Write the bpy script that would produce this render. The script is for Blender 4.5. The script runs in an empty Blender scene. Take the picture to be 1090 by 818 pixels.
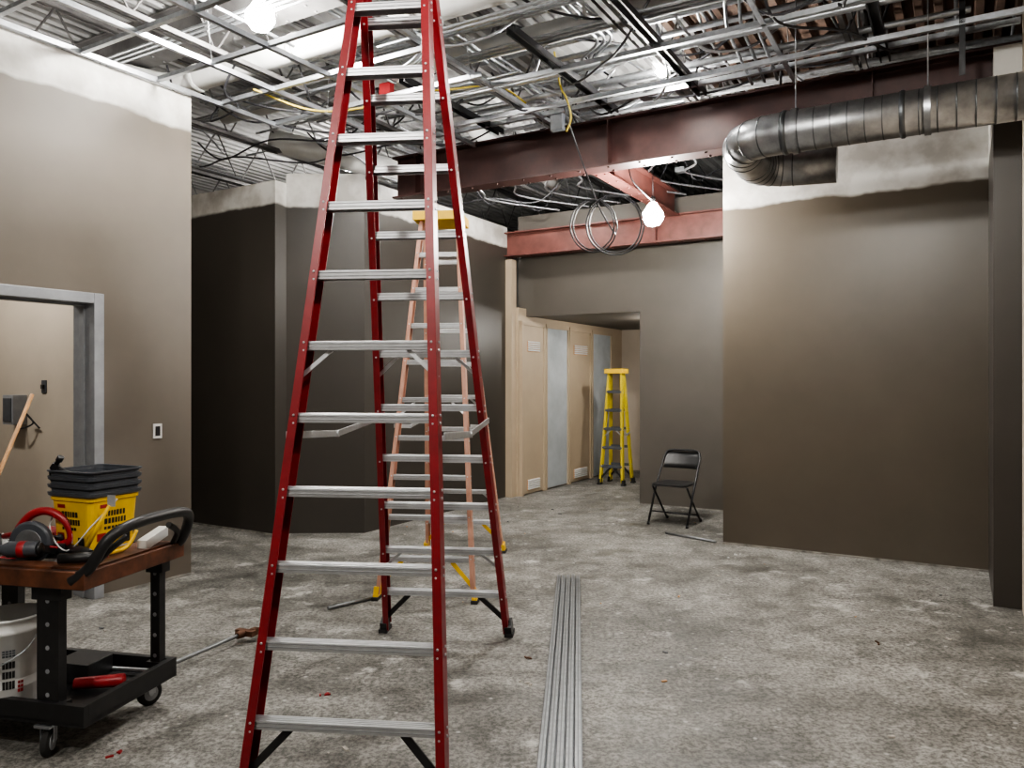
import bpy, bmesh, math, random
from mathutils import Vector, Matrix
random.seed(7)
V=Vector
SC=bpy.context.scene
E1=V((.505,.863,0)); E2=V((.863,-.505,0)); UP=V((0,0,1))
def P(a,b,z=0): return E1*a+E2*b+UP*z

# ---------------------------------------------------------------- materials
def newmat(name):
    m=bpy.data.materials.new(name); m.use_nodes=True
    nt=m.node_tree; b=nt.nodes['Principled BSDF']; return m,nt,b
def noise(nt,scale,detail=4,rough=.6,vec=None):
    n=nt.nodes.new('ShaderNodeTexNoise'); n.inputs['Scale'].default_value=scale
    n.inputs['Detail'].default_value=detail; n.inputs['Roughness'].default_value=rough
    if vec: nt.links.new(vec,n.inputs['Vector'])
    return n.outputs['Fac']
def ramp(nt,fac,stops):
    r=nt.nodes.new('ShaderNodeValToRGB'); nt.links.new(fac,r.inputs['Fac'])
    el=r.color_ramp.elements
    while len(el)<len(stops): el.new(.5)
    for e,(p,c) in zip(el,stops): e.position=p; e.color=(c[0],c[1],c[2],1)
    return r.outputs['Color']
def mix(nt,fac,a,b,mode='MIX'):
    n=nt.nodes.new('ShaderNodeMix'); n.data_type='RGBA'; n.blend_type=mode
    if isinstance(fac,(int,float)): n.inputs[0].default_value=fac
    else: nt.links.new(fac,n.inputs[0])
    for i,x in ((6,a),(7,b)):
        if isinstance(x,tuple): n.inputs[i].default_value=(x[0],x[1],x[2],1)
        else: nt.links.new(x,n.inputs[i])
    return n.outputs[2]
def pos(nt):
    g=nt.nodes.new('ShaderNodeNewGeometry'); return g.outputs['Position']
def bump(nt,b,h,strength,dist=.01):
    n=nt.nodes.new('ShaderNodeBump'); n.inputs['Strength'].default_value=strength; n.inputs['Distance'].default_value=dist
    nt.links.new(h,n.inputs['Height']); nt.links.new(n.outputs[0],b.inputs['Normal'])
def mat(name,col,rough=.5,metal=0,var=.15,scale=20,bmp=0,emis=0):
    m,nt,b=newmat(name)
    f=noise(nt,scale,4,.6,pos(nt))
    c=ramp(nt,f,[(.3,tuple(x*(1-var) for x in col)),(.7,tuple(min(1,x*(1+var)) for x in col))])
    nt.links.new(c,b.inputs['Base Color'])
    b.inputs['Roughness'].default_value=rough; b.inputs['Metallic'].default_value=metal
    if bmp: bump(nt,b,f,bmp)
    if emis:
        b.inputs['Emission Color'].default_value=(1,.97,.9,1); b.inputs['Emission Strength'].default_value=emis
    return m
def paintwall(name,zline,col=(.128,.112,.094),rough=.5):
    m,nt,b=newmat(name); p=pos(nt)
    sep=nt.nodes.new('ShaderNodeSeparateXYZ'); nt.links.new(p,sep.inputs[0])
    n1=noise(nt,2.2,3,.6,p)
    ad=nt.nodes.new('ShaderNodeMath'); ad.operation='MULTIPLY_ADD'; ad.inputs[1].default_value=-.12
    nt.links.new(n1,ad.inputs[0]); nt.links.new(sep.outputs[2],ad.inputs[2])
    gt=nt.nodes.new('ShaderNodeMapRange'); gt.inputs[1].default_value=zline-.075; gt.inputs[2].default_value=zline-.045
    nt.links.new(ad.outputs[0],gt.inputs[0])
    f2=noise(nt,1.3,4,.6,p)
    paint=ramp(nt,f2,[(.3,tuple(x*.9 for x in col)),(.7,tuple(x*1.1 for x in col))])
    dry=ramp(nt,noise(nt,3,4,.6,p),[(.4,(.42,.40,.37)),(.6,(.62,.61,.58))])
    nt.links.new(mix(nt,gt.outputs[0],paint,dry),b.inputs['Base Color'])
    b.inputs['Roughness'].default_value=rough
    bump(nt,b,noise(nt,90,2,.5,p),.06,.004)
    return m
def concrete():
    m,nt,b=newmat('concrete_floor'); p=pos(nt)
    big=ramp(nt,noise(nt,.75,6,.7,p),[(.38,(.165,.16,.145)),(.50,(.28,.27,.25)),(.63,(.42,.405,.38))])
    med=ramp(nt,noise(nt,5,7,.75,p),[(.38,(.34,.34,.325)),(.60,(1,1,1))])
    c=mix(nt,.75,big,med,'MULTIPLY')
    sp=ramp(nt,noise(nt,40,4,.8,p),[(.43,(.14,.145,.14)),(.55,(1,1,1))])
    c=mix(nt,.62,c,sp,'MULTIPLY')
    wf=ramp(nt,noise(nt,2.3,8,.78,p),[(.57,(0,0,0)),(.68,(1,1,1))])
    c=mix(nt,wf,c,(.52,.505,.48))
    v=nt.nodes.new('ShaderNodeTexVoronoi'); v.inputs['Scale'].default_value=9; nt.links.new(p,v.inputs['Vector'])
    sf=ramp(nt,v.outputs['Distance'],[(.05,(.6,.6,.6)),(.12,(0,0,0))])
    c=mix(nt,sf,c,(.58,.57,.55))
    nt.links.new(c,b.inputs['Base Color'])
    rr=ramp(nt,noise(nt,3,5,.6,p),[(.35,(.40,)*3),(.65,(.75,)*3)])
    nt.links.new(rr,b.inputs['Roughness'])
    bump(nt,b,noise(nt,30,6,.7,p),.35,.01)
    return m
M_floor=concrete()
M_wL=paintwall('painted_drywall_left',3.65,(.128,.109,.089)); M_wA=paintwall('painted_drywall_shaded',3.42,(.038,.033,.028),.4)  # M_wA is the same paint with the shade put into its colour
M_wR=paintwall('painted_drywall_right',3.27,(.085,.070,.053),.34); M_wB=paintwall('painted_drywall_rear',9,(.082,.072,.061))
M_side=mat('beige_drywall',(.50,.43,.35),.7,0,.06,2)
M_white=mat('primed_drywall',(.55,.54,.51),.7,0,.1,3)
M_edge=mat('raw_drywall_edge',(.22,.21,.19),.8,0,.5,9)
M_darkwall=mat('plenum_wall',(.26,.25,.24),.8,0,.2,2)
M_deck=mat('galv_deck',(.44,.44,.44),.6,.1,.25,2.5)
M_rust=mat('rusty_deck',(.10,.062,.045),.75,0,.45,4)
M_maroon=mat('maroon_primer_steel',(.050,.020,.018),.5,.1,.3,6)
M_red2=mat('red_primer_steel',(.145,.052,.043),.5,.1,.3,6)
M_galv=mat('galvanized_steel',(.46,.48,.51),.36,.85,.18,25)
M_stud=mat('galvanized_stud',(.25,.26,.27),.42,.7,.2,25)
M_galvd=mat('galvanized_duct',(.36,.37,.385),.36,.9,.3,8)
M_seam_gap=mat('duct_seam_gap_shade',(.14,.15,.16),.4,.9,.15,8)
M_alu=mat('aluminium',(.54,.55,.57),.38,.65,.08,30)
M_fred=mat('red_fiberglass',(.21,.009,.014),.38,0,.15,15)
M_forg=mat('orange_fiberglass',(.46,.24,.17),.45,0,.12,15)
M_fyel=mat('yellow_fiberglass',(.60,.47,.02),.42,0,.1,15)
M_yel=mat('yellow_plastic',(.80,.50,.01),.38,0,.06,15)
M_blk=mat('black_plastic',(.014,.014,.015),.42,0,.25,25)
M_blkm=mat('black_metal',(.016,.016,.018),.35,.3,.2,25)
M_gry=mat('grey_plastic',(.06,.066,.078),.45,0,.15,25)
M_rub=mat('black_rubber',(.02,.02,.02),.8,0,.2,25)
M_wood=mat('stained_wood',(.105,.036,.016),.5,0,.6,9)
M_lwood=mat('light_wood',(.50,.27,.12),.6,0,.2,12)
M_beige=mat('beige_panel',(.42,.335,.24),.55,0,.06,2)
M_blue=mat('pale_grey_panel',(.40,.43,.45),.5,0,.2,2)
M_frame=mat('steel_frame_grey',(.30,.31,.33),.5,.2,.12,10)
M_wht=mat('white_plastic',(.66,.66,.65),.45,0,.05,15)
M_pvc=mat('white_pipe_wrap',(.70,.70,.69),.55,0,.1,5)
M_redp=mat('red_plastic',(.30,.015,.02),.4,0,.15,20)
M_cable=mat('black_cable',(.03,.03,.035),.5,0,.1,20)
M_ycab=mat('yellow_cable',(.55,.42,.05),.5,0,.1,20)
M_bulb=mat('lit_bulb',(1,1,1),.5,0,0,1,0,500)
M_rustm=mat('rusty_iron',(.16,.08,.05),.6,.5,.4,30)
M_paper=mat('debris_mix',(.45,.42,.38),.8,0,.4,40)
M_jo=mat('joist_paint',(.14,.135,.135),.55,.3,.3,6)

# ---------------------------------------------------------------- mesh builder
class MB:
    def __init__(s): s.bm=bmesh.new(); s.mats=[]
    def mi(s,m):
        if m not in s.mats: s.mats.append(m)
        return s.mats.index(m)
    def face(s,vs,m,smooth=False):
        try: f=s.bm.faces.new(vs)
        except ValueError: return
        f.material_index=s.mi(m); f.smooth=smooth
    def hexa(s,c,m):
        v=[s.bm.verts.new(x) for x in c]
        for q in ((3,2,1,0),(4,5,6,7),(0,1,5,4),(1,2,6,5),(2,3,7,6),(3,0,4,7)): s.face([v[i] for i in q],m)
    def box(s,c,sz,m,fr=None):
        x,y,z=fr or (V((1,0,0)),V((0,1,0)),UP)
        c=V(c); hx,hy,hz=x*sz[0]/2,y*sz[1]/2,z*sz[2]/2
        s.hexa([c-hx-hy-hz,c+hx-hy-hz,c+hx+hy-hz,c-hx+hy-hz,c-hx-hy+hz,c+hx-hy+hz,c+hx+hy+hz,c-hx+hy+hz],m)
    def rbox(s,a0,a1,b0,b1,z0,z1,m):
        s.hexa([P(a0,b0,z0),P(a0,b1,z0),P(a1,b1,z0),P(a1,b0,z0),P(a0,b0,z1),P(a0,b1,z1),P(a1,b1,z1),P(a1,b0,z1)],m)
    def bar(s,p,q,w,h,m,side=V((1,0,0))):
        p=V(p);q=V(q); d=(q-p).normalized(); sd=V(side)-d*d.dot(V(side))
        if sd.length<1e-4: sd=d.orthogonal()
        sd.normalize(); n=d.cross(sd); a=sd*w/2; b=n*h/2
        s.hexa([p-a-b,p+a-b,p+a+b,p-a+b,q-a-b,q+a-b,q+a+b,q-a+b],m)
    def chan(s,p,q,w,h,m,side,t=.006,flip=1):
        p=V(p);q=V(q); d=(q-p).normalized(); sd=V(side)-d*d.dot(V(side)); sd.normalize(); n=d.cross(sd)
        s.bar(p,q,t,h,m,sd)
        for k in (-1,1):
            o=n*k*(h/2-t/2)+sd*flip*(w/2)
            s.bar(p+o,q+o,w,t,m,sd)
    def tube(s,pts,r,m,seg=10,closed=False):
        pts=[V(p) for p in pts]; n=len(pts); rings=[]; up=None
        for i,p in enumerate(pts):
            if closed: t=(pts[(i+1)%n]-pts[i-1])
            else: t=(pts[min(i+1,n-1)]-pts[max(i-1,0)])
            t.normalize()
            if up is None: up=t.orthogonal().normalized()
            up=(up-t*t.dot(up)); 
            if up.length<1e-5: up=t.orthogonal()
            up.normalize(); w=t.cross(up)
            rr=r[i] if isinstance(r,(list,tuple)) else r
            rings.append([s.bm.verts.new(p+(up*math.cos(2*math.pi*k/seg)+w*math.sin(2*math.pi*k/seg))*rr) for k in range(seg)])
        for i in range(n if closed else n-1):
            A=rings[i];B=rings[(i+1)%n]
            for k in range(seg): s.face([A[k],A[(k+1)%seg],B[(k+1)%seg],B[k]],m,True)
        if not closed:
            s.face(rings[0][::-1],m); s.face(rings[-1],m)
    def lathe(s,c,ax,prof,m,seg=28,cap=True):
        c=V(c);ax=V(ax).normalized();u=ax.orthogonal().normalized();w=ax.cross(u);R=[]
        for r,h in prof: R.append([s.bm.verts.new(c+ax*h+(u*math.cos(2*math.pi*k/seg)+w*math.sin(2*math.pi*k/seg))*max(r,1e-4)) for k in range(seg)])
        for i in range(len(R)-1):
            for k in range(seg): s.face([R[i][k],R[i][(k+1)%seg],R[i+1][(k+1)%seg],R[i+1][k]],m,True)
        if cap: s.face(R[0][::-1],m); s.face(R[-1],m)
    def loft(s,c,fr,rings,m,cap=True):
        R=[]
        for z,hx,hy,rad in rings:
            r=[]
            for cx,cy,a0 in ((1,1,0),(-1,1,90),(-1,-1,180),(1,-1,270)):
                for k in range(5):
                    a=math.radians(a0+k*22.5)
                    r.append(s.bm.verts.new(V(c)+fr[0]*(cx*(hx-rad)+rad*math.cos(a))+fr[1]*(cy*(hy-rad)+rad*math.sin(a))+UP*z))
            R.append(r)
        n=20
        for i in range(len(R)-1):
            for k in range(n): s.face([R[i][k],R[i][(k+1)%n],R[i+1][(k+1)%n],R[i+1][k]],m)
        if cap: s.face(R[0][::-1],m); s.face(R[-1],m)
    def obj(s,name,bevel=0,norm=True):
        if norm: bmesh.ops.recalc_face_normals(s.bm,faces=s.bm.faces)
        me=bpy.data.meshes.new(name); s.bm.to_mesh(me); s.bm.free()
        for m in s.mats: me.materials.append(m)
        o=bpy.data.objects.new(name,me); SC.collection.objects.link(o)
        if bevel:
            b=o.modifiers.new('bevel','BEVEL'); b.width=bevel; b.segments=2; b.limit_method='ANGLE'
        return o
def smoothpath(pts,n=6,closed=False):
    pts=[V(p) for p in pts]; out=[]; N=len(pts)
    rng=range(N if closed else N-1)
    for i in rng:
        g=lambda j: pts[j%N] if closed else pts[max(0,min(N-1,j))]
        p0,p1,p2,p3=g(i-1),g(i),g(i+1),g(i+2)
        for k in range(n):
            t=k/n
            out.append(.5*((2*p1)+(p2-p0)*t+(2*p0-5*p1+4*p2-p3)*t*t+(3*p1-p0-3*p2+p3)*t**3))
    if not closed: out.append(pts[-1])
    return out
def bendpath(pts,r=.1,n=5):
    pts=[V(p) for p in pts]; out=[pts[0]]
    for i in range(1,len(pts)-1):
        p=pts[i]; a=(pts[i-1]-p); b=(pts[i+1]-p); rr=min(r,a.length*.45,b.length*.45)
        A=p+a.normalized()*rr; B=p+b.normalized()*rr
        for k in range(n+1):
            t=k/n; out.append(A*(1-t)**2+p*2*t*(1-t)+B*t*t)
    out.append(pts[-1]); return out

# ---------------------------------------------------------------- room shell
def rb(name,args,m):
    k=MB(); k.rbox(*args,m); return k.obj(name)
rb('floor',(-4,15,-11,5,-.12,0),M_floor)
BL=-5.475; TW=.22
k=MB()
k.rbox(-3,2.33,BL-TW,BL,0,3.93,M_wL); k.rbox(3.36,4.13,BL-TW,BL,0,3.93,M_wL); k.rbox(2.33,3.36,BL-TW,BL,2.22,3.93,M_wL)
k.obj('wall_left')
k=MB()
for a0,a1 in ((3.30,3.375),(2.315,2.39)):
    k.rbox(a0,a1,BL-TW-.03,BL+.02,0,2.235,M_frame)
k.rbox(2.39,3.30,BL-TW-.03,BL+.02,2.16,2.235,M_frame)
k.rbox(3.285,3.30,BL-.15,BL-.09,0,2.16,M_frame); k.rbox(2.39,3.285,BL-.15,BL-.09,2.145,2.16,M_frame)
k.obj('door_frame_side_room',.004)
rb('wall_side_room_far',(4.0,4.13,-10,BL-TW,0,3.93),M_side)
rb('wall_side_room_left',(-3,4.0,-10.1,-10,0,3.93),M_side)
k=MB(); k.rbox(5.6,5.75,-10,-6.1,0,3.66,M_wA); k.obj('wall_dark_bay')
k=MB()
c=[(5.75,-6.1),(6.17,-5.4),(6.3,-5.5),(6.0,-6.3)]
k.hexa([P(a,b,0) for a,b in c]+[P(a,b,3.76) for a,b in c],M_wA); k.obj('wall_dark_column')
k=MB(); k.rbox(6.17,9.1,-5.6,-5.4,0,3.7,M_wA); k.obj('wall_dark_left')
rb('trim_corridor_jamb',(9.05,9.17,-5.4,-5.30,0,3.25),M_beige)
k=MB(); k.rbox(9.4,9.55,-3.59,.5,0,3.9,M_wB); k.rbox(9.4,9.55,-5.4,-3.59,2.49,3.9,M_wB); k.obj('wall_rear')
rb('wall_corridor_right',(9.55,13,-3.59,-3.45,0,2.6),M_wB)
rb('wall_corridor_left',(9.17,13,-5.5,-5.27,0,2.6),M_beige)
rb('wall_corridor_end',(12.9,13.05,-5.27,-3.59,0,2.6),M_side)
rb('ceiling_corridor',(9.55,13,-5.27,-3.59,2.5,2.56),M_wB)
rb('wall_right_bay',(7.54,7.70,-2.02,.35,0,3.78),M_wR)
rb('wall_right_pier',(6.42,7.54,.19,.45,0,3.9),M_wA)
k=MB(); k.rbox(3.4,6.42,.36,.50,0,4.2,M_side); k.obj('wall_right')
rb('wall_right_upper',(6.40,6.42,.19,.36,3.55,3.95),M_white)
rb('wall_right_return',(3.25,3.4,.36,3.9,0,4.05),M_side)
rb('wall_right_far',(-3,3.25,3.9,4,0,4.7),M_wL)
rb('wall_back',(-3.15,-3,-10,4,0,4.7),M_wL)
rb('wall_plenum_rear',(14,14.1,-11,5,0,4.9),M_darkwall)
rb('wall_plenum_left',(-4,14,-11,-10.9,0,4.9),M_darkwall)
rb('wall_plenum_right',(3.5,14,4.8,4.9,0,4.9),M_darkwall)
k=MB()
k.rbox(7.53,7.54,-2.02,.19,0,.018,M_edge); k.rbox(5.59,5.6,-9,-6.1,0,.018,M_edge); k.rbox(9.39,9.4,-3.59,-.5,0,.015,M_edge)
k.rbox(3.38,4.12,BL,BL+.010,0,.02,M_edge)
k.obj('trim_floor_edge')

def cdoor(name,a0,a1,m,louv):
    k=MB(); b=-5.27
    k.rbox(a0,a1,b,b+.035,.02,2.36,m)
    for e0,e1 in ((a0-.045,a0),(a1,a1+.045)): k.rbox(e0,e1,b,b+.055,0,2.40,M_beige)
    k.rbox(a0-.045,a1+.045,b,b+.055,2.36,2.42,M_beige)
    if louv:
        for z0 in (2.0,.06):
            k.rbox(a0+.12,a1-.12,b+.035,b+.042,z0,z0+.15,M_lwood)
            for i in range(5):
                z=z0+.015+i*.029
                k.hexa([P(a0+.13,b+.042,z),P(a0+.13,b+.058,z-.006),P(a1-.13,b+.058,z-.006),P(a1-.13,b+.042,z),
                        P(a0+.13,b+.042,z+.018),P(a0+.13,b+.058,z+.008),P(a1-.13,b+.058,z+.008),P(a1-.13,b+.042,z+.018)],M_wht)
    k.obj(name,.003)
cdoor('door_1',9.24,9.84,M_beige,True)
cdoor('door_2',9.95,10.62,M_blue,False)
cdoor('door_3',10.73,11.45,M_beige,True)
cdoor('door_4',11.56,12.3,M_blue,False)

# ---------------------------------------------------------------- overhead structure
def deck(name,a0,a1,b0,b1,z,m):
    k=MB(); n=int((b1-b0)/.15)
    bm=k.bm; prev=None
    for i in range(n+1):
        b=b0+i*.15
        for db,dz in ((0,0),(.06,0),(.075,.06),(.135,.06)):
            u=bm.verts.new(P(a0,b+db,z+dz)); w=bm.verts.new(P(a1,b+db,z+dz))
            if prev: k.face([prev[0],u,w,prev[1]],m)
            prev=(u,w)
    return k.obj(name)
deck('ceiling',-4,14,-11,-2.45,4.75,M_deck)
deck('ceiling_deck_right',-4,14,-2.30,5,4.75,M_rust)

def ibeam(name,p,q,z0,z1,w,m):
    k=MB(); p=V(p);q=V(q);d=(q-p).normalized(); s=d.cross(UP)
    t=.018
    for z in (z0+t/2,z1-t/2): k.bar(p+UP*z,q+UP*z,w,t,m,s)
    zc=(z0+z1)/2; k.bar(p+UP*zc,q+UP*zc,.012,z1-z0-2*t,m,s)
    L=(q-p).length; n=int(L/2.2)
    for i in range(n+1):
        c=p+d*(i*2.2+.3)
        if (c-p).length<L: k.box(c+UP*zc,(w*.9,.012,z1-z0-2*t),m,(s,d,UP))
    for i in range(int(L/.3)):
        c=p+d*(i*.3+.1)
        for sg in (-1,1): k.lathe(c+s*sg*w*.3+UP*(z0-.012),UP,[(.012,0),(.012,.014)],m,6)
    return k.obj(name)
ibeam('steel_beam',P(6.6,-5.3),P(6.6,1.5),3.56,4.0,.2,M_maroon)
ibeam('steel_beam.001',P(9.1,-5.75),P(9.1,.3),3.29,3.62,.17,M_red2)
ibeam('steel_beam.002',P(6.72,-3.0),P(9.0,-3.0),3.58,3.86,.14,M_red2)
ibeam('steel_beam.003',P(4.2,-10),P(4.2,3.8),4.38,4.72,.18,M_jo)
def joist(name,b):
    k=MB(); a0,a1=-2,13.8; zb,zt=4.12,4.70
    for z in (zb,zt):
        for o in (-.03,.03): k.bar(P(a0,b+o,z),P(a1,b+o,z),.035,.035,M_jo,E2)
    a=a0
    while a<a1-.5:
        k.tube([P(a,b,zt),P(a+.35,b,zb),P(a+.7,b,zt)],.011,M_jo,6); a+=.7
    k.obj(name)
for i,b in enumerate((-9.6,-8.0,-6.5,-4.95,-3.5,-2.1,-.7,.75,2.3)): joist('bar_joist' if i==0 else 'bar_joist.%03d'%i,b)

# suspended grid
k=MB(); ZG=3.93
def tee(p,q,m=None):
    s=(q-p).cross(UP).normalized(); m=m or M_galv
    k.bar(p,q,.034,.004,m,s); k.bar(p+UP*.021,q+UP*.021,.004,.04,m,s)
for b in (-5.44,-4.8,-4.2): tee(P(-2.5,b,ZG),P(5.2 if b<-5 else 6.45,b,ZG))
for b in (-3.3,-1.15): tee(P(-2.5,b,ZG+.05),P(6.45,b,ZG+.05))
for a,b1 in ((2.6,-3.2),(3.2,-3.2),(3.8,-1.1),(4.4,-3.2),(5.0,-3.2)): tee(P(a,-5.44,ZG+.012),P(a,b1,ZG+.012))
tee(P(5.84,-5.44,ZG),P(5.84,.34,ZG)); tee(P(6.2,-5.0,ZG+.08),P(6.2,.34,ZG+.08)); tee(P(5.3,-3.3,ZG+.05),P(5.3,.34,ZG+.05))
for b,a0 in ((-2.7,4.6),(-1.9,4.2),(-3.9,4.9),(-.5,4.6)):
    for o in (-.03,.03): k.bar(P(a0,b+o,ZG+.1),P(6.45,b+o,ZG+.1),.012,.05,M_blkm,E2)
    k.bar(P(a0,b,ZG+.125),P(6.45,b,ZG+.125),.06,.005,M_blkm,E2)
for a in (2.6,3.8,5.0,6.2):
    for b in (-4.8,-3.3,-1.15):
        k.tube([P(a,b,ZG),P(a+random.uniform(-.1,.1),b+random.uniform(-.1,.1),4.75)],.003,M_galv,5)
k.bar(P(5.84,0,3.6),P(5.84,0,4.7),.035,.004,M_blkm,E2)
k.obj('suspended_ceiling_grid')

def curveobj(name,splines,r,m):
    cu=bpy.data.curves.new(name,'CURVE'); cu.dimensions='3D'; cu.bevel_depth=r; cu.bevel_resolution=2; cu.use_fill_caps=True
    for pts in splines:
        s=cu.splines.new('POLY'); s.points.add(len(pts)-1)
        for i,p in enumerate(pts): s.points[i].co=(p[0],p[1],p[2],1)
    cu.materials.append(m); o=bpy.data.objects.new(name,cu); SC.collection.objects.link(o); return o
sp=[]
R=random.Random(3)
for i in range(26):
    a=R.uniform(3.6,9.0); z=R.uniform(4.02,4.5); b0=R.uniform(-8,-3.5); b1=b0+R.uniform(2,6)
    if a<6 and z<4.05: z+=.06
    bm_=R.uniform(b0+.6,b1-.6); dz=R.choice([-.15,.12,.2]); da=R.choice([-.3,0,.3,.15])
    n=R.choice([1,2,3])
    for j in range(n):
        o=j*.055
        sp.append(bendpath([P(a+o,b0,z),P(a+o,bm_,z),P(a+o+da,bm_+.25,z+dz),P(a+o+da,b1,z+dz)],.12))
for i in range(20):
    b=R.uniform(-7.5,.2); z=R.uniform(4.02,4.55); a0=R.uniform(1,6.5); a1=a0+R.uniform(1.5,5)
    am=R.uniform(a0+.4,a1-.4); db=R.choice([-.3,.25,.0,.4]); dz=R.choice([-.12,.0,.18])
    for j in range(R.choice([1,2,3])):
        o=j*.06
        sp.append(bendpath([P(a0,b+o,z),P(am,b+o,z),P(am+.25,b+o+db,z+dz),P(a1,b+o+db,z+dz)],.12))
for j in range(3):
    o=j*.10
    sp.append(bendpath([P(5.2,-1.4+o,4.4),P(5.7,-1.5+o,4.2),P(6.0,-1.45+o,4.02),P(6.5,-1.5+o,4.05)],.1))
curveobj('electrical_conduit',sp,.0125,M_galv)
sp=[]
for i in range(8):
    a=R.uniform(5,9.0); z=R.uniform(4.05,4.5); b0=R.uniform(-6.5,-3)
    sp.append(bendpath([P(a,b0,z),P(a,b0+R.uniform(2,4),z),P(a+.3,b0+4.5,z+.1)],.2))
curveobj('large_conduit',sp,.026,M_galv)
sp=[]
for i in range(50):
    a=R.uniform(4.0,9.0); b=R.uniform(-6.2,.0); L=R.uniform(.8,2.4); th=R.uniform(0,6.28); z=R.uniform(4.0,4.45)
    d=E1*math.cos(th)*L+E2*math.sin(th)*L
    p=P(a,b,z); pts=[p+UP*.2]
    for t in (.2,.5,.8): pts.append(p+d*t-UP*R.uniform(.0,.22)+V((R.uniform(-.12,.12),R.uniform(-.12,.12),0)))
    pts.append(p+d+UP*R.uniform(0,.3)); 
    pts=[V((q.x,q.y,max(q.z,3.97 if (q.dot(E1))<6.4 else 3.75))) for q in pts]
    sp.append(smoothpath(pts,7))
curveobj('flexible_cable',sp,.010,M_cable)
sp=[]
for i in range(16):
    a=R.uniform(4.2,8.8); b=R.uniform(-6,.0); L=R.uniform(.6,1.6); th=R.uniform(0,6.28)
    d=E1*math.cos(th)*L+E2*math.sin(th)*L; p=P(a,b,R.uniform(4.05,4.3))
    sp.append(smoothpath([p+UP*.2,p+d*.3-UP*.05,p+d*.6-UP*.02+E2*.1,p+d+UP*.2],7))
for i in range(7):
    b=-5.0+i*.42; sp.append(smoothpath([P(6.9,b,3.95),P(7.5,b+.2,3.78+.04*(i%3)),P(8.2,b-.1,3.86),P(8.9,b+.5,3.80)],7))
curveobj('armored_cable',sp,.011,M_galv)
k=MB()
for i in range(14):
    k.box(P(R.uniform(4.2,8.8),R.uniform(-5.5,0),R.uniform(4.0,4.35)),(.11,.11,.055),M_galv,(E1,E2,UP))
for a,b,z in ((6.0,-3.05,3.85),(5.2,-4.3,4.1)): k.box(P(a,b,z),(.06,.12,.14),M_redp if b<-4 else M_gry,(E1,E2,UP))
k.obj('junction_boxes',.004)
def px(x,y,Y): return V(((x-545)*Y/819,Y,1.6+(405-y)*Y/819))
sp=[]
sp.append(smoothpath([px(598,70,6.6),px(600,110,6.6),px(612,150,6.6),px(628,195,6.7),px(640,225,6.7),px(655,250,6.7)],8))
for i in range(4):
    cx,cy=(632,240)if i<2 else (655,238); rx=22+i*3; ry=26+i*2
    sp.append(smoothpath([px(cx+rx*math.cos(t*math.pi/5),cy+ry*math.sin(t*math.pi/5)+i*.5,6.7+.05*math.sin(t+i)) for t in range(11)],5))
sp.append(smoothpath([px(668,165,7.1),px(672,190,7.2),px(688,208,7.35),px(695,214,7.43)],6))
curveobj('hanging_cable_coil',sp,.007,M_cable)
curveobj('yellow_extension_cord',[smoothpath([px(590,55,6.4),px(596,90,6.4),px(603,105,6.3),px(608,125,6.3),px(603,140,6.3)],8),
   smoothpath([px(270,95,6.3),px(330,117,6.3),px(385,115,6.4),px(430,100,6.5),px(480,95,6.6)],8),
   smoothpath([px(480,95,6.6),px(530,92,6.6),px(560,110,6.7)],8)],.008,M_ycab)

k=MB()
pp=bendpath([P(4.0,-6.35,4.26),P(4.45,-6.2,4.26),P(4.45,-3.0,4.26),P(4.45,.2,4.26)],.15,6)
k.tube(pp,.105,M_pvc,20)
for b in (-5.8,-4.6,-3.4,-2.2,-1.0): k.lathe(P(4.45,b,4.26),E2,[(.118,-.03),(.118,.03)],M_wht,20)
k.obj('white_insulated_pipe')
k=MB(); k.tube([P(5.3,-6.5,4.3),P(5.3,-1,4.3)],.085,M_pvc,16)
k.tube(bendpath([P(5.3,-4.4,4.3),P(6.3,-4.4,4.25),P(8.8,-4.5,4.1)],.2),.07,M_pvc,16); k.obj('white_insulated_pipe.001')
k=MB(); k.tube(smoothpath([P(6.0,-6.6,4.25),P(6.5,-6.0,4.1),P(7.4,-5.9,4.15),P(8.4,-5.7,4.3)],8),.13,M_pvc,18); k.obj('flexible_duct')

# spiral duct
k=MB(); ZD=3.42; RD=.150
path=bendpath([P(5.9,.355,ZD),P(5.9,-1.50,ZD),P(6.85,-1.52,ZD),P(6.9,-.90,ZD-.02)],.36,5)
k.tube(path,RD,M_galvd,32)
def ringat(p,d,r=RD+.007,w=.012): k.lathe(p,d,[(r-.01,-w),(r,-w*.6),(r,w*.6),(r-.01,w)],M_seam_gap,32,False)
b=.3
while b>-1.1:
    ringat(P(5.9,b,ZD),E2,RD+.003,.005); b-=.11
for b in (-.35,-1.12): ringat(P(5.9,b,ZD),E2,RD+.010,.018)
for i in range(1,len(path)-1): ringat(path[i],(path[i+1]-path[i-1]),RD+.004,.006)
k.obj('spiral_duct')
k=MB()
for b in (-.2,-1.05):
    k.tube([P(5.9,b,ZD+RD),P(5.9,b,4.7)],.005,M_galv,6)
    k.lathe(P(5.9,b,ZD),E2,[(RD+.012,-.02),(RD+.012,.02)],M_galvd,32,False)
k.obj('duct_hanger')

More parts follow.
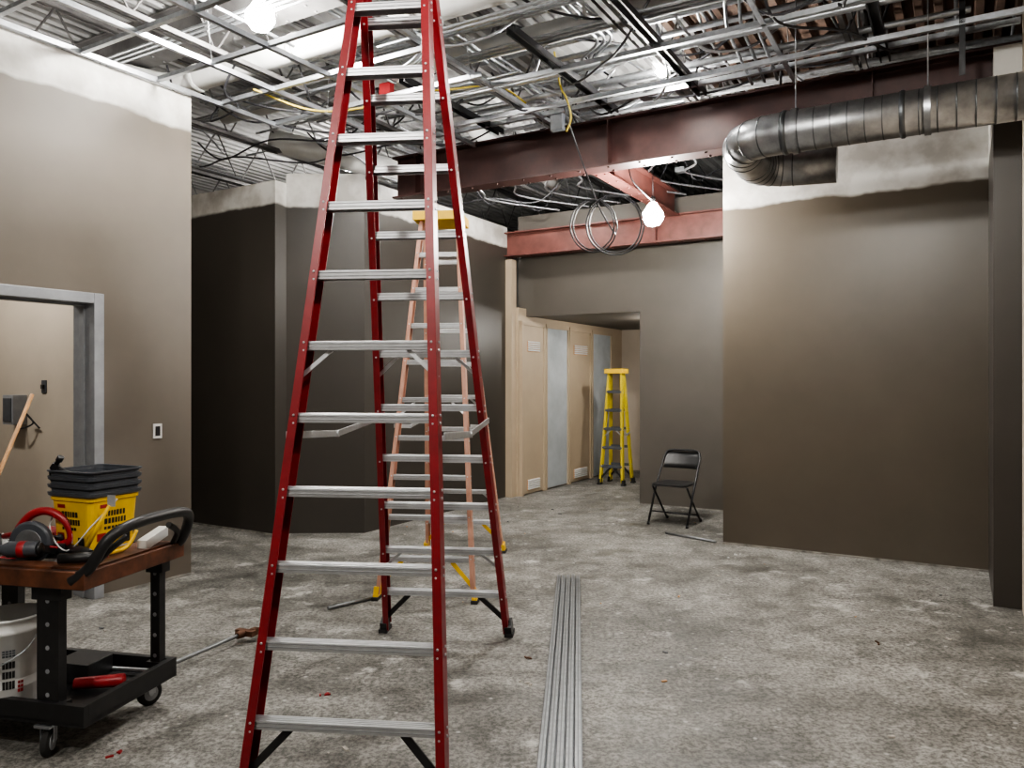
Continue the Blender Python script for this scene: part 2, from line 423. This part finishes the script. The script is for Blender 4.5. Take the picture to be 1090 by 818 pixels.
# ---------------------------------------------------------------- ladders
def stepladder(name,fc,fs,rc,rs,zs,hw0,dhw,n,U,mr,top,spz,feet,brace,rw=.032,rh=.085,rear_steps=True,sd=.05,lip=.034,stepm=None):
    k=MB(); U=V(U).normalized(); stepm=stepm or M_alu
    def pt(front,t,side,ex=0):
        c=(fc,rc)[0 if front else 1]; s=(fs,rs)[0 if front else 1]
        return V((c[0]+s[0]*t,c[1]+s[1]*t,zs*t))+U*side*(hw0-dhw*t+ex)
    for fr in (True,False):
        for sg in (-1,1):
            k.chan(pt(fr,.12,sg),pt(fr,n,sg),rw,rh,mr,U*(-sg),.006)
            p=pt(fr,0,sg); q=pt(fr,.3,sg); k.bar(p+UP*.0,q,rw*1.35,rh*1.12,feet,U)
            k.box(p+UP*.012,(rw*1.7,rh*1.5,.024),M_rub,(U,UP.cross(U),UP))
        N=UP.cross(U)
        for i in range(1,n):
            l=pt(fr,i,-1,-.005); r=pt(fr,i,1,-.005)
            if fr or rear_steps:
                d=sd; k.bar(l+UP*.012,r+UP*.012,d,.006,stepm,N)
                for o in (-d/2,d/2): k.bar(l+N*o-UP*(lip/2-.015),r+N*o-UP*(lip/2-.015),.005,lip,stepm,N)
                for zz in (.008,-.006): k.bar(l-N*(d/2+.003)+UP*zz,r-N*(d/2+.003)+UP*zz,.003,.003,M_stud,N)
                for q in range(3): k.bar(l+N*(q-1)*.014+UP*.017,r+N*(q-1)*.014+UP*.017,.006,.003,stepm,N)
            else: k.bar(l,r,.025,.04,stepm,N)
            for sg,e in ((-1,l),(1,r)):
                for oz in (-.02,.012):
                    k.lathe(pt(fr,i,sg,.004)+UP*oz,U*sg,[(.007,0),(.005,.005)],M_alu,8)
                    k.lathe(pt(fr,i,sg,-rw*.5)+UP*oz-N*(rh/2),-N,[(.006,0),(.004,.004)],M_alu,8)
        for sg in (-1,1):
            k.bar(pt(fr,.3,sg),pt(fr,.93,sg,-.16),.03,.012,brace,U)
            if rear_steps or fr:
                m=int(n*.5); k.bar(pt(fr,m-.45,sg),pt(fr,m-.06,sg,-.12),.018,.005,M_alu,U)
                k.bar(pt(fr,2-.45,sg),pt(fr,2-.06,sg,-.12),.018,.005,M_alu,U) if not fr else None
    for sg in (-1,1):
        t=spz/zs; f=pt(True,t,sg,.02); r=pt(False,t,sg,.02); m=(f*.5+r*.5)-UP*.035
        k.bar(f,m,.006,.03,M_alu,U); k.bar(m,r,.006,.03,M_alu,U)
        k.lathe(m-U*.01,U,[(.016,0),(.016,.02)],M_alu,12)
    c=(pt(True,n,0)+pt(False,n,0))/2
    k.box(c+UP*.03,(2*(hw0-dhw*n)+.07,abs((pt(True,n,0)-pt(False,n,0)).length)+.16,.07),top,(U,UP.cross(U),UP))
    return k.obj(name,.002)
stepladder('red_stepladder',(-.636,2.878),(.01067,.0368),(-.413,4.88),(-.0072,-.133),.29,.40,.0207,12,(.995,-.105,0),
   M_fred,M_blk,1.38,M_blk,M_blk)
stepladder('orange_stepladder',(-.627,5.58),(.0042,.068),(-.44,7.2),(-.0145,-.068),.29,.365,.0205,10,(.99,-.115,0),
   M_forg,M_yel,1.25,M_yel,M_yel,.028,.075)
yb=P(10.9,-4.62); yr=P(11.3,-4.62)
d1=(P(11.06,-4.62)-yb)/6; d2=(P(11.12,-4.62)-yr)/6
stepladder('yellow_stepladder',(yb.x,yb.y),(d1.x,d1.y),(yr.x,yr.y),(d2.x,d2.y),.285,.195,.013,6,E2,
   M_fyel,M_yel,.8,M_blk,M_blk,.03,.07,False,.07,.04,M_gry)

# ---------------------------------------------------------------- steel studs bundle on floor
k=MB(); A=V((.16,2.75,0)); B=V((.455,6.2,0)); d=(B-A).normalized(); s=d.cross(UP)
for i in range(5):
    o=s*((i-2)*.038); off=d*random.uniform(-.03,.03)
    for oo,z0,w,h in ((-.012,.016,.003,.03),(.012,.016,.003,.03),(0,.032,.026,.003)):
        k.bar(A+o+off+s*oo+UP*z0,B+o+off+s*oo+UP*z0,w,h,M_stud,s)
    k.bar(A+o+off+UP*.0345,B+o+off+UP*.0345,.006,.003,M_seam_gap,s)
k.bar(A+UP*.002,B+UP*.002,.19,.004,M_seam_gap,s)  # dark sheet under the studs, gap shade put into its colour
k.obj('metal_stud_bundle')

# ---------------------------------------------------------------- folding chair
k=MB(); C=V((1.83,8.62,0)); F=V((-.56,-.83,0)).normalized(); W=V((F.y*-1,F.x,0)).normalized()
def cp(w,f,z): return C+W*w+F*f+UP*z
fr=[cp(-.225,.23,.01),cp(-.225,.02,.40),cp(-.215,-.20,.72),cp(-.19,-.235,.785),cp(-.13,-.245,.80),cp(.13,-.245,.80),cp(.19,-.235,.785),cp(.215,-.20,.72),cp(.225,.02,.40),cp(.225,.23,.01)]
k.tube(bendpath(fr,.05,4),.0125,M_blkm,10)
for sg in (-1,1):
    k.tube([cp(sg*.2,-.24,.01),cp(sg*.2,.0,.25),cp(sg*.2,.17,.425)],.0115,M_blkm,10)
    k.lathe(cp(sg*.225,.23,0),UP,[(.016,0),(.014,.03)],M_rub,12)
    k.lathe(cp(sg*.2,-.245,0),UP,[(.016,0),(.014,.03)],M_rub,12)
k.tube([cp(-.225,.16,.14),cp(.225,.16,.14)],.008,M_blkm,8); k.tube([cp(-.2,-.18,.08),cp(.2,-.18,.08)],.008,M_blkm,8)
k.loft(C+F*.02+UP*.43,(W,F,UP),[(0,.185,.19,.04),(.006,.2,.205,.05),(.02,.2,.205,.05),(.028,.185,.19,.05)],M_blk)
prev=None
for lvl,(z,f) in enumerate(((.60,-.135),(.66,-.175),(.72,-.21),(.78,-.238))):
    row=[]
    for i in range(9):
        w=-.2+.05*i; bow=-.03*(1-(w/.2)**2)
        row.append((k.bm.verts.new(cp(w,f+bow,z)),k.bm.verts.new(cp(w,f+bow-.012,z))))
    if prev:
        for i in range(8):
            k.face([prev[i][0],prev[i+1][0],row[i+1][0],row[i][0]],M_blk,True); k.face([prev[i][1],row[i][1],row[i+1][1],prev[i+1][1]],M_blk,True)
    if lvl in (0,3):
        for i in range(8): k.face([row[i][0],row[i+1][0],row[i+1][1],row[i][1]],M_blk)
    prev=row
k.obj('folding_chair')

# ---------------------------------------------------------------- utility cart
L=V((-.975,.22,0)).normalized(); Wd=V((.22,.975,0)).normalized(); C0=V((-1.72,3.5,0))
def q(l,w,z): return C0+L*l+Wd*w+UP*z
LEN=1.05; HW=.30
k=MB(); FR=(L,Wd,UP)
def tray(z,h,m,rim):
    c=q(LEN/2,0,z)
    k.box(c,(LEN,2*HW,.02),m,FR)
    for sg in (-1,1):
        k.box(c+Wd*sg*(HW-.015)+UP*(h/2),(LEN,.03,h),rim,FR)
        k.box(c+L*sg*(LEN/2-.015)+UP*(h/2),(.03,2*HW-.06,h),rim,FR)
tray(.73,.07,M_blk,M_blk); tray(.155,.08,M_blk,M_blk)
k.box(q(LEN/2,-HW-.012,.765),(LEN,.025,.07),M_wood,FR); k.box(q(-.012,0,.765),(.025,2*HW+.05,.07),M_wood,FR)
k.box(q(.085,0,.803),(.17,2*HW-.04,.014),M_wood,FR)
k.box(q(LEN/2+.08,-HW+.05,.803),(LEN-.17,.09,.014),M_wood,FR)
for l,sg,wd in ((.20,-1,.11),(.07,1,.05),(LEN-.13,-1,.1),(LEN-.13,1,.1)):
    w=sg*(HW-.045)
    k.bar(q(l,w,.155),q(l,w,.76),wd,.045,M_blk,L)
    for z in (.26,.36,.46,.56,.66): k.lathe(q(l,w-.0235,z),Wd,[(.010,-.001),(.010,.001)],M_frame,12)
    for z in (.195,.70): k.box(q(l,w,z),(wd+.04,.06,.07),M_blk,FR)
h=[q(.05,-HW-.01,.76),q(-.03,-HW,.82),q(-.09,-HW+.03,.93),q(-.12,-HW+.12,.975),q(-.125,0,.985),q(-.12,HW-.12,.975),q(-.09,HW-.03,.93),q(-.03,HW,.82),q(.05,HW+.01,.76)]
k.tube(smoothpath(h,5),.024,M_blk,14)
k.tube(smoothpath([q(-.0,-HW+.03,.80),q(-.055,-HW+.07,.87),q(-.075,-HW+.16,.92)],4),.014,M_blk,10)
k.tube(smoothpath([q(-.0,HW-.03,.80),q(-.055,HW-.07,.87),q(-.075,HW-.16,.92)],4),.014,M_blk,10)
for l,sg in ((.20,-1),(.13,1),(LEN-.15,-1),(LEN-.15,1)):
    w=sg*(HW-.03); c=q(l,w,.06); ax=Wd*.35+L*.9*sg; ax.normalize()
    k.lathe(c-ax*.016,ax,[(.048,0),(.06,.004),(.06,.028),(.048,.032)],M_rub,24)
    k.lathe(c-ax*.019,ax,[(.036,0),(.036,.038)],M_frame,20); k.lathe(c-ax*.022,ax,[(.012,0),(.012,.044)],M_galv,12)
    sx=ax.cross(UP)
    k.bar(c+ax*.026,c+ax*.026+UP*.07,.035,.004,M_galv,sx); k.bar(c-ax*.026,c-ax*.026+UP*.07,.035,.004,M_galv,sx)
    k.box(c+UP*.075,(.08,.08,.012),M_galv,FR)
k.obj('utility_cart',.004)

ang=math.radians(24); X1=V((math.cos(ang),-math.sin(ang),0)).normalized(); Y1=V((math.sin(ang),math.cos(ang),0)).normalized()
k=MB(); bc=V((-1.96,3.62,.811)); fr2=(X1,Y1,UP)
k.loft(bc,fr2,[(0,.118,.112,.03),(.01,.122,.116,.035),(.235,.135,.13,.035),(.24,.142,.137,.035),(.255,.142,.137,.035)],M_yel)
for i in range(3):
    z=.252+i*.036
    k.loft(bc,fr2,[(z,.138,.133,.035),(z+.010,.151,.146,.035),(z+.024,.153,.148,.035),(z+.025,.141,.136,.035),(z+.036,.141,.136,.035)],M_gry,i<2)
z=.360
k.loft(bc,fr2,[(z,.141,.136,.035),(z+.010,.154,.149,.035),(z+.016,.154,.149,.035),(z+.016,.144,.139,.035),(z-.05,.138,.133,.035)],M_gry,False)
k.loft(bc,fr2,[(z-.055,.140,.135,.03),(z-.045,.140,.135,.03)],M_blk)
def lab(side,u0,u1,z0,z1,m,e=.001):
    f,g,hw=(X1,-Y1,.126) if side=='f' else (Y1,X1,.130)
    tl=lambda z: hw-.008+ (z/.24)*.0135
    c=[]
    for z in (z0,z1):
        for u in (u0,u1): c.append(bc+f*u+g*(tl(z)+e)+UP*z)
    v=[k.bm.verts.new(p) for p in c]; k.face([v[0],v[1],v[3],v[2]],m)
R4=random.Random(2)
for s_ in ('f','s'):
    for row,(z0,z1,w0) in enumerate(((.165,.19,.10),(.13,.155,.11),(.105,.118,.08))):
        u=-.055
        while u<-.055+w0:
            ww=R4.uniform(.009,.016); lab(s_,u,u+ww,z0,z1,M_blk); u+=ww+.005
    lab(s_,-.09,-.045,.055,.09,M_redp); lab(s_,-.03,.01,.045,.09,M_wht,.0012); lab(s_,-.025,.005,.05,.08,M_redp,.0018)
    lab(s_,.045,.085,.03,.075,M_blk); lab(s_,-.09,.09,.012,.02,M_wht); lab(s_,-.08,-.03,.205,.222,M_redp)
k.tube(smoothpath([bc+X1*-.14-Y1*.05+UP*.24,bc-X1*.10-Y1*.155+UP*.12,bc+X1*.02-Y1*.16+UP*.02,bc+X1*.14-Y1*.12+UP*.14,bc+X1*.146+UP*.24],6),.0035,M_wht,8)
k.obj('yellow_plastic_pail')
def hammer(name,p,qq,up,mh=M_lwood,mhd=M_blkm,sc=1):
    k=MB(); p=V(p);qq=V(qq); d=(qq-p).normalized(); u=V(up)-d*d.dot(V(up)); u.normalize()
    L_=(qq-p).length
    k.tube([p,p+d*L_*.3,p+d*L_*.5,qq],[.015*sc,.016*sc,.011*sc,.010*sc],mh,12)
    k.tube([qq-u*.0,qq+u*.03*sc,qq+u*.032*sc,qq+u*.055*sc],[.012*sc,.010*sc,.015*sc,.015*sc],mhd,14)
    k.tube([qq,qq-u*.03*sc+d*.002,qq-u*.06*sc-d*.012,qq-u*.085*sc-d*.035],[.012*sc,.011*sc,.007*sc,.003*sc],mhd,10)
    k.box(qq,(.03*sc,.028*sc,.026*sc),mhd,(d,u,d.cross(u)))
    return k.obj(name)
hammer('claw_hammer',(-2.02,3.60,1.135),(-2.12,3.57,1.20),(.75,.0,.55),M_blk,M_blkm,1.0)

k=MB(); sc=q(.44,-.08,.75)
ax=(Wd*.9+L*.2).normalized(); t=ax.cross(UP).normalized()
k.lathe(sc+UP*.12-ax*.07,ax,[(.085,0),(.095,.01),(.095,.03),(.085,.04)],M_gry,28)
k.lathe(sc+UP*.12-ax*.03,ax,[(.05,0),(.052,.05),(.045,.13),(.03,.15)],M_redp,20)
k.lathe(sc+UP*.12-ax*.075,ax,[(.06,0),(.06,.004)],M_stud,28)
k.box(sc+UP*.03-ax*.01,(.28,.14,.006),M_alu,(t,ax,UP))
k.tube(smoothpath([sc+UP*.17+t*-.09,sc+UP*.235+t*-.03,sc+UP*.25+t*.05,sc+UP*.20+t*.13,sc+UP*.12+t*.15,sc+UP*.09+t*.08],5),.019,M_redp,12)
k.obj('circular_saw',.002)
k=MB(); dc=q(.32,-.20,.86); dd=(L*.9-Wd*.3).normalized()
k.tube([dc,dc+dd*.12,dc+dd*.15,dc+dd*.2],[.034,.036,.022,.016],M_gry,16)
k.lathe(dc+dd*.05,dd,[(.0365,0),(.0365,.03)],M_redp,16)
k.tube([dc+dd*.2,dc+dd*.25],[.008,.004],M_galv,8)
k.lathe(dc-dd*.002,-dd,[(.028,0),(.026,.01),(.01,.016)],M_blk,16)
k.bar(dc+dd*.04+Wd*.01,dc+dd*.03+Wd*.12-UP*.03,.035,.035,M_blk,dd); k.box(dc+dd*.03+Wd*.14-UP*.035,(.09,.05,.065),M_blk,(dd,dd.cross(UP),UP))
k.obj('cordless_drill',.004)
k=MB(); R2=random.Random(5)
cols=[M_redp,M_blk,M_galv,M_gry,M_blk,M_wht,M_gry]
for i in range(22):
    c=q(R2.uniform(.34,.85),R2.uniform(-.22,.12),.78+R2.uniform(0,.11)); th=R2.uniform(0,6.28)
    d=V((math.cos(th),math.sin(th),R2.uniform(-.05,.3))).normalized(); L_=R2.uniform(.05,.11)
    k.tube([c-d*L_,c-d*L_*.1,c,c+d*L_],[.014,.016,.006,.005],cols[i%7],10)
k.tube(smoothpath([q(.08,-.12,.83),q(.06,.02,.83),q(.05,.08,.90)],5),.009,M_yel,10)
k.box(q(.04,.18,.845),(.05,.16,.045),M_wht,(L,(Wd+UP*.25).normalized(),UP))
k.tube([q(.16,-.26,.838),q(.02,-.20,.84)],[.022,.022],M_blk,12); k.tube([q(.02,-.20,.84),q(-.02,-.18,.84)],[.012,.004],M_redp,12)
k.tube([q(.30,-.05,.83),q(.14,-.14,.84),q(.05,-.2,.85)],[.02,.026,.018],M_blk,12)
k.tube(smoothpath([q(.75,-.15,.82),q(.6,-.2,.86),q(.5,-.23,.84),q(.55,-.18,.90),q(.7,-.1,.88)],5),.006,M_blk,8)
k.obj('hand_tools')
k=MB(); k.tube([V((-1.90,3.42,.84)),V((-1.80,3.44,1.04))],[.011,.008],M_yel,10); k.box(V((-1.792,3.442,1.06)),(.035,.004,.05),M_alu); k.obj('putty_knife')

k=MB(); wc=V((-2.24,3.42,.167))
k.lathe(wc,UP,[(.12,0),(.125,.01),(.14,.33),(.148,.335),(.148,.35),(.141,.352),(.141,.385),(.15,.39),(.15,.40),(.138,.40),(.13,.1)],M_wht,36,False)
k.lathe(wc,UP,[(.12,0),(.12,.09)],M_wht,36)
for a0,z0,z1,m,nn in ((-1.15,.10,.22,M_blk,4),(-1.15,.24,.27,M_gry,4),(-.72,.08,.13,M_redp,2)):
    for j in range(nn):
        aa=a0+j*.09
        for (z_a,z_b) in ((z0,z0+(z1-z0)*.3),(z0+(z1-z0)*.4,z0+(z1-z0)*.65),(z0+(z1-z0)*.75,z1)):
            v=[k.bm.verts.new(wc+V((math.cos(x)*(.1265+z/.33*.0145),math.sin(x)*(.1265+z/.33*.0145),z))) for x,z in ((aa,z_a),(aa+.075,z_a),(aa+.075,z_b),(aa,z_b))]
            k.face(v,m)
k.tube(smoothpath([wc+V((.148,0,.34)),wc+V((.13,-.1,.26)),wc+V((0,-.165,.2)),wc+V((-.13,-.1,.26)),wc+V((-.148,0,.34))],6),.003,M_galv,8)
k.obj('white_bucket')
k=MB(); k.tube([q(.30,-.02,.20),q(.10,.06,.205)],[.026,.03],M_redp,14); k.box(q(.38,.12,.22),(.2,.16,.09),M_blk,FR); k.tube([q(.3,.2,.19),q(.06,.22,.19)],.012,M_galv,10)
k.obj('lower_shelf_tools',.003)

k=MB(); p=V((-1.86,4.19,.05)); e=V((-1.66,4.68,.05))
k.tube([p,e],.012,M_stud,12); dv=(e-p).normalized()
k.tube([e-dv*.02,e+dv*.03,e+dv*.06],[.02,.026,.022],M_rustm,12)
k.bar(e+dv*.05-dv.cross(UP)*.06,e+dv*.05+dv.cross(UP)*.07,.035,.04,M_rustm,UP); k.box(e+dv*.09+dv.cross(UP)*.04,(.05,.04,.04),M_rustm,(dv,dv.cross(UP),UP))
k.obj('pipe_wrench',.003)

def plate(name,a,z,w=.075,h=.115):
    k=MB(); k.rbox(a-w/2,a+w/2,BL,BL+.008,z-h/2,z+h/2,M_wht); k.rbox(a-w*.28,a+w*.28,BL+.008,BL+.011,z-h*.33,z+h*.33,M_blk); k.obj(name,.001)
plate('wall_outlet',3.82,1.2)
k=MB(); k.rbox(3.87,4.0,-7.88,-7.70,1.18,1.46,M_frame); k.rbox(3.86,3.87,-7.86,-7.72,1.21,1.43,M_gry); k.obj('electrical_box',.004)
k=MB(); k.rbox(3.99,4.0,-7.44,-7.36,1.48,1.60,M_gry); k.rbox(3.97,3.99,-7.42,-7.38,1.52,1.56,M_blk); k.obj('light_switch',.002)
k=MB(); k.tube(smoothpath([P(3.98,-7.7,1.3),P(3.9,-7.65,1.15),P(3.95,-7.5,1.2),P(3.9,-7.55,1.3),P(3.98,-7.45,1.15)],6),.008,M_cable,8); k.obj('wire_whip')
k=MB(); bp=V((-3.55,4.75,.12)); bt=V((-3.38,5.42,1.5))
k.tube([bp,bt],.013,M_lwood,12); k.hexa([bp+V((-.14,-.03,-.12)),bp+V((.14,-.03,-.12)),bp+V((.14,.03,-.12)),bp+V((-.14,.03,-.12)),bp+V((-.05,-.02,.03)),bp+V((.05,-.02,.03)),bp+V((.05,.02,.03)),bp+V((-.05,.02,.03))],M_yel)
k.obj('push_broom')

k=MB(); k.tube([V((-1.28,5.35,.014)),V((-1.02,5.6,.014))],.013,M_stud,10); k.obj('loose_conduit')
k=MB(); k.tube([V((1.60,8.0,.014)),V((2.0,7.55,.014))],.013,M_stud,10); k.obj('loose_conduit.001')
k=MB(); R3=random.Random(11)
for i in range(80):
    a=R3.uniform(2.0,8.8); b=R3.uniform(-5.2,.1) if a<7.3 else R3.uniform(-5.2,-2.2)
    if R3.random()<.5: b=R3.choice([R3.uniform(-5.3,-4.6),b]); 
    s_=R3.uniform(.005,.016); th=R3.uniform(0,3)
    m=R3.choice([M_paper,M_paper,M_wht,M_gry,M_lwood])
    k.box(P(a,b,s_*.25),(s_*R3.uniform(1,3),s_,s_*.5),m,(V((math.cos(th),math.sin(th),0)),V((-math.sin(th),math.cos(th),0)),UP))
for x,y,m in ((343,741,M_redp),(120,805,M_redp),(560,728,M_paper),(566,700,M_rustm),(930,686,M_rustm),(785,591,M_wht)):
    Y=1.6*819/(y-405); c=V(((x-545)*Y/819,Y,0))
    for j in range(3):
        th=R3.uniform(0,3); k.box(c+V((R3.uniform(-.04,.04),R3.uniform(-.03,.03),.004)),(R3.uniform(.015,.035),.008,.007),m,(V((math.cos(th),math.sin(th),0)),V((-math.sin(th),math.cos(th),0)),UP))
k.obj('floor_debris')

# ---------------------------------------------------------------- lamps
def lamp(name,p,w,r=.07,col=(1,.955,.89)):
    p=V(p)
    l=bpy.data.lights.new(name+'_light','POINT'); l.energy=w; l.shadow_soft_size=r; l.color=col
    lo=bpy.data.objects.new(name+'_light',l); lo.location=p
    k=MB(); s=r/.075; k.lathe(p,UP,[(.001,-.06*s),(.036*s,-.05*s),(.058*s,-.018*s),(.058*s,.012*s),(.036*s,.045*s),(.02*s,.07*s)],M_bulb,20)
    k.lathe(p+UP*.065*s,UP,[(.024,0),(.026,.06),(.012,.075)],M_blk,16)
    k.tube([p+UP*.12,p+UP*.5],.004,M_cable,6)
    o=k.obj(name); SC.collection.objects.link(lo); lo.parent=o
lamp('hanging_bulb',(1.36,7.43,3.19),430,.13)
lamp('hanging_bulb.001',(-1.80,5.5,4.20),430,.13)
lamp('hanging_bulb.002',tuple(P(6.0,-2.1,4.12)),130)
lamp('fill_lamp_overhead',(.5,2.0,4.0),190,.12)  # added fill lamp overhead, out of view
lamp('fill_lamp_left',(-1.8,.3,3.9),250,.12)  # added fill lamp high on the left, out of view
lamp('fill_lamp_corridor',tuple(P(10.6,-3.75,2.38)),85,.05)  # added lamp hidden behind the header to brighten the corridor
lamp('fill_lamp_side_room',tuple(P(2.8,-7.4,3.2)),200)  # added unseen lamp that brightens the side room
lamp('fill_lamp_plenum',tuple(P(7.9,-4.6,4.1)),130)  # added lamp to lift the dark plenum and wall tops
lamp('fill_lamp_plenum_far',tuple(P(7.8,-7.5,4.2)),170)  # another added lamp, brightens the plenum further left
w=bpy.data.worlds.new('World'); SC.world=w; w.use_nodes=True
w.node_tree.nodes['Background'].inputs[0].default_value=(.8,.84,.9,1); w.node_tree.nodes['Background'].inputs[1].default_value=.2
try: SC.view_settings.look='AgX - Medium High Contrast'
except Exception: pass

cam=bpy.data.cameras.new('camera'); co=bpy.data.objects.new('camera',cam); SC.collection.objects.link(co)
co.location=(0,0,1.6); co.rotation_euler=(math.radians(90),0,0)
cam.sensor_width=36; cam.lens=819/1090*36; cam.shift_y=-4/1090; cam.clip_start=.05
SC.camera=co
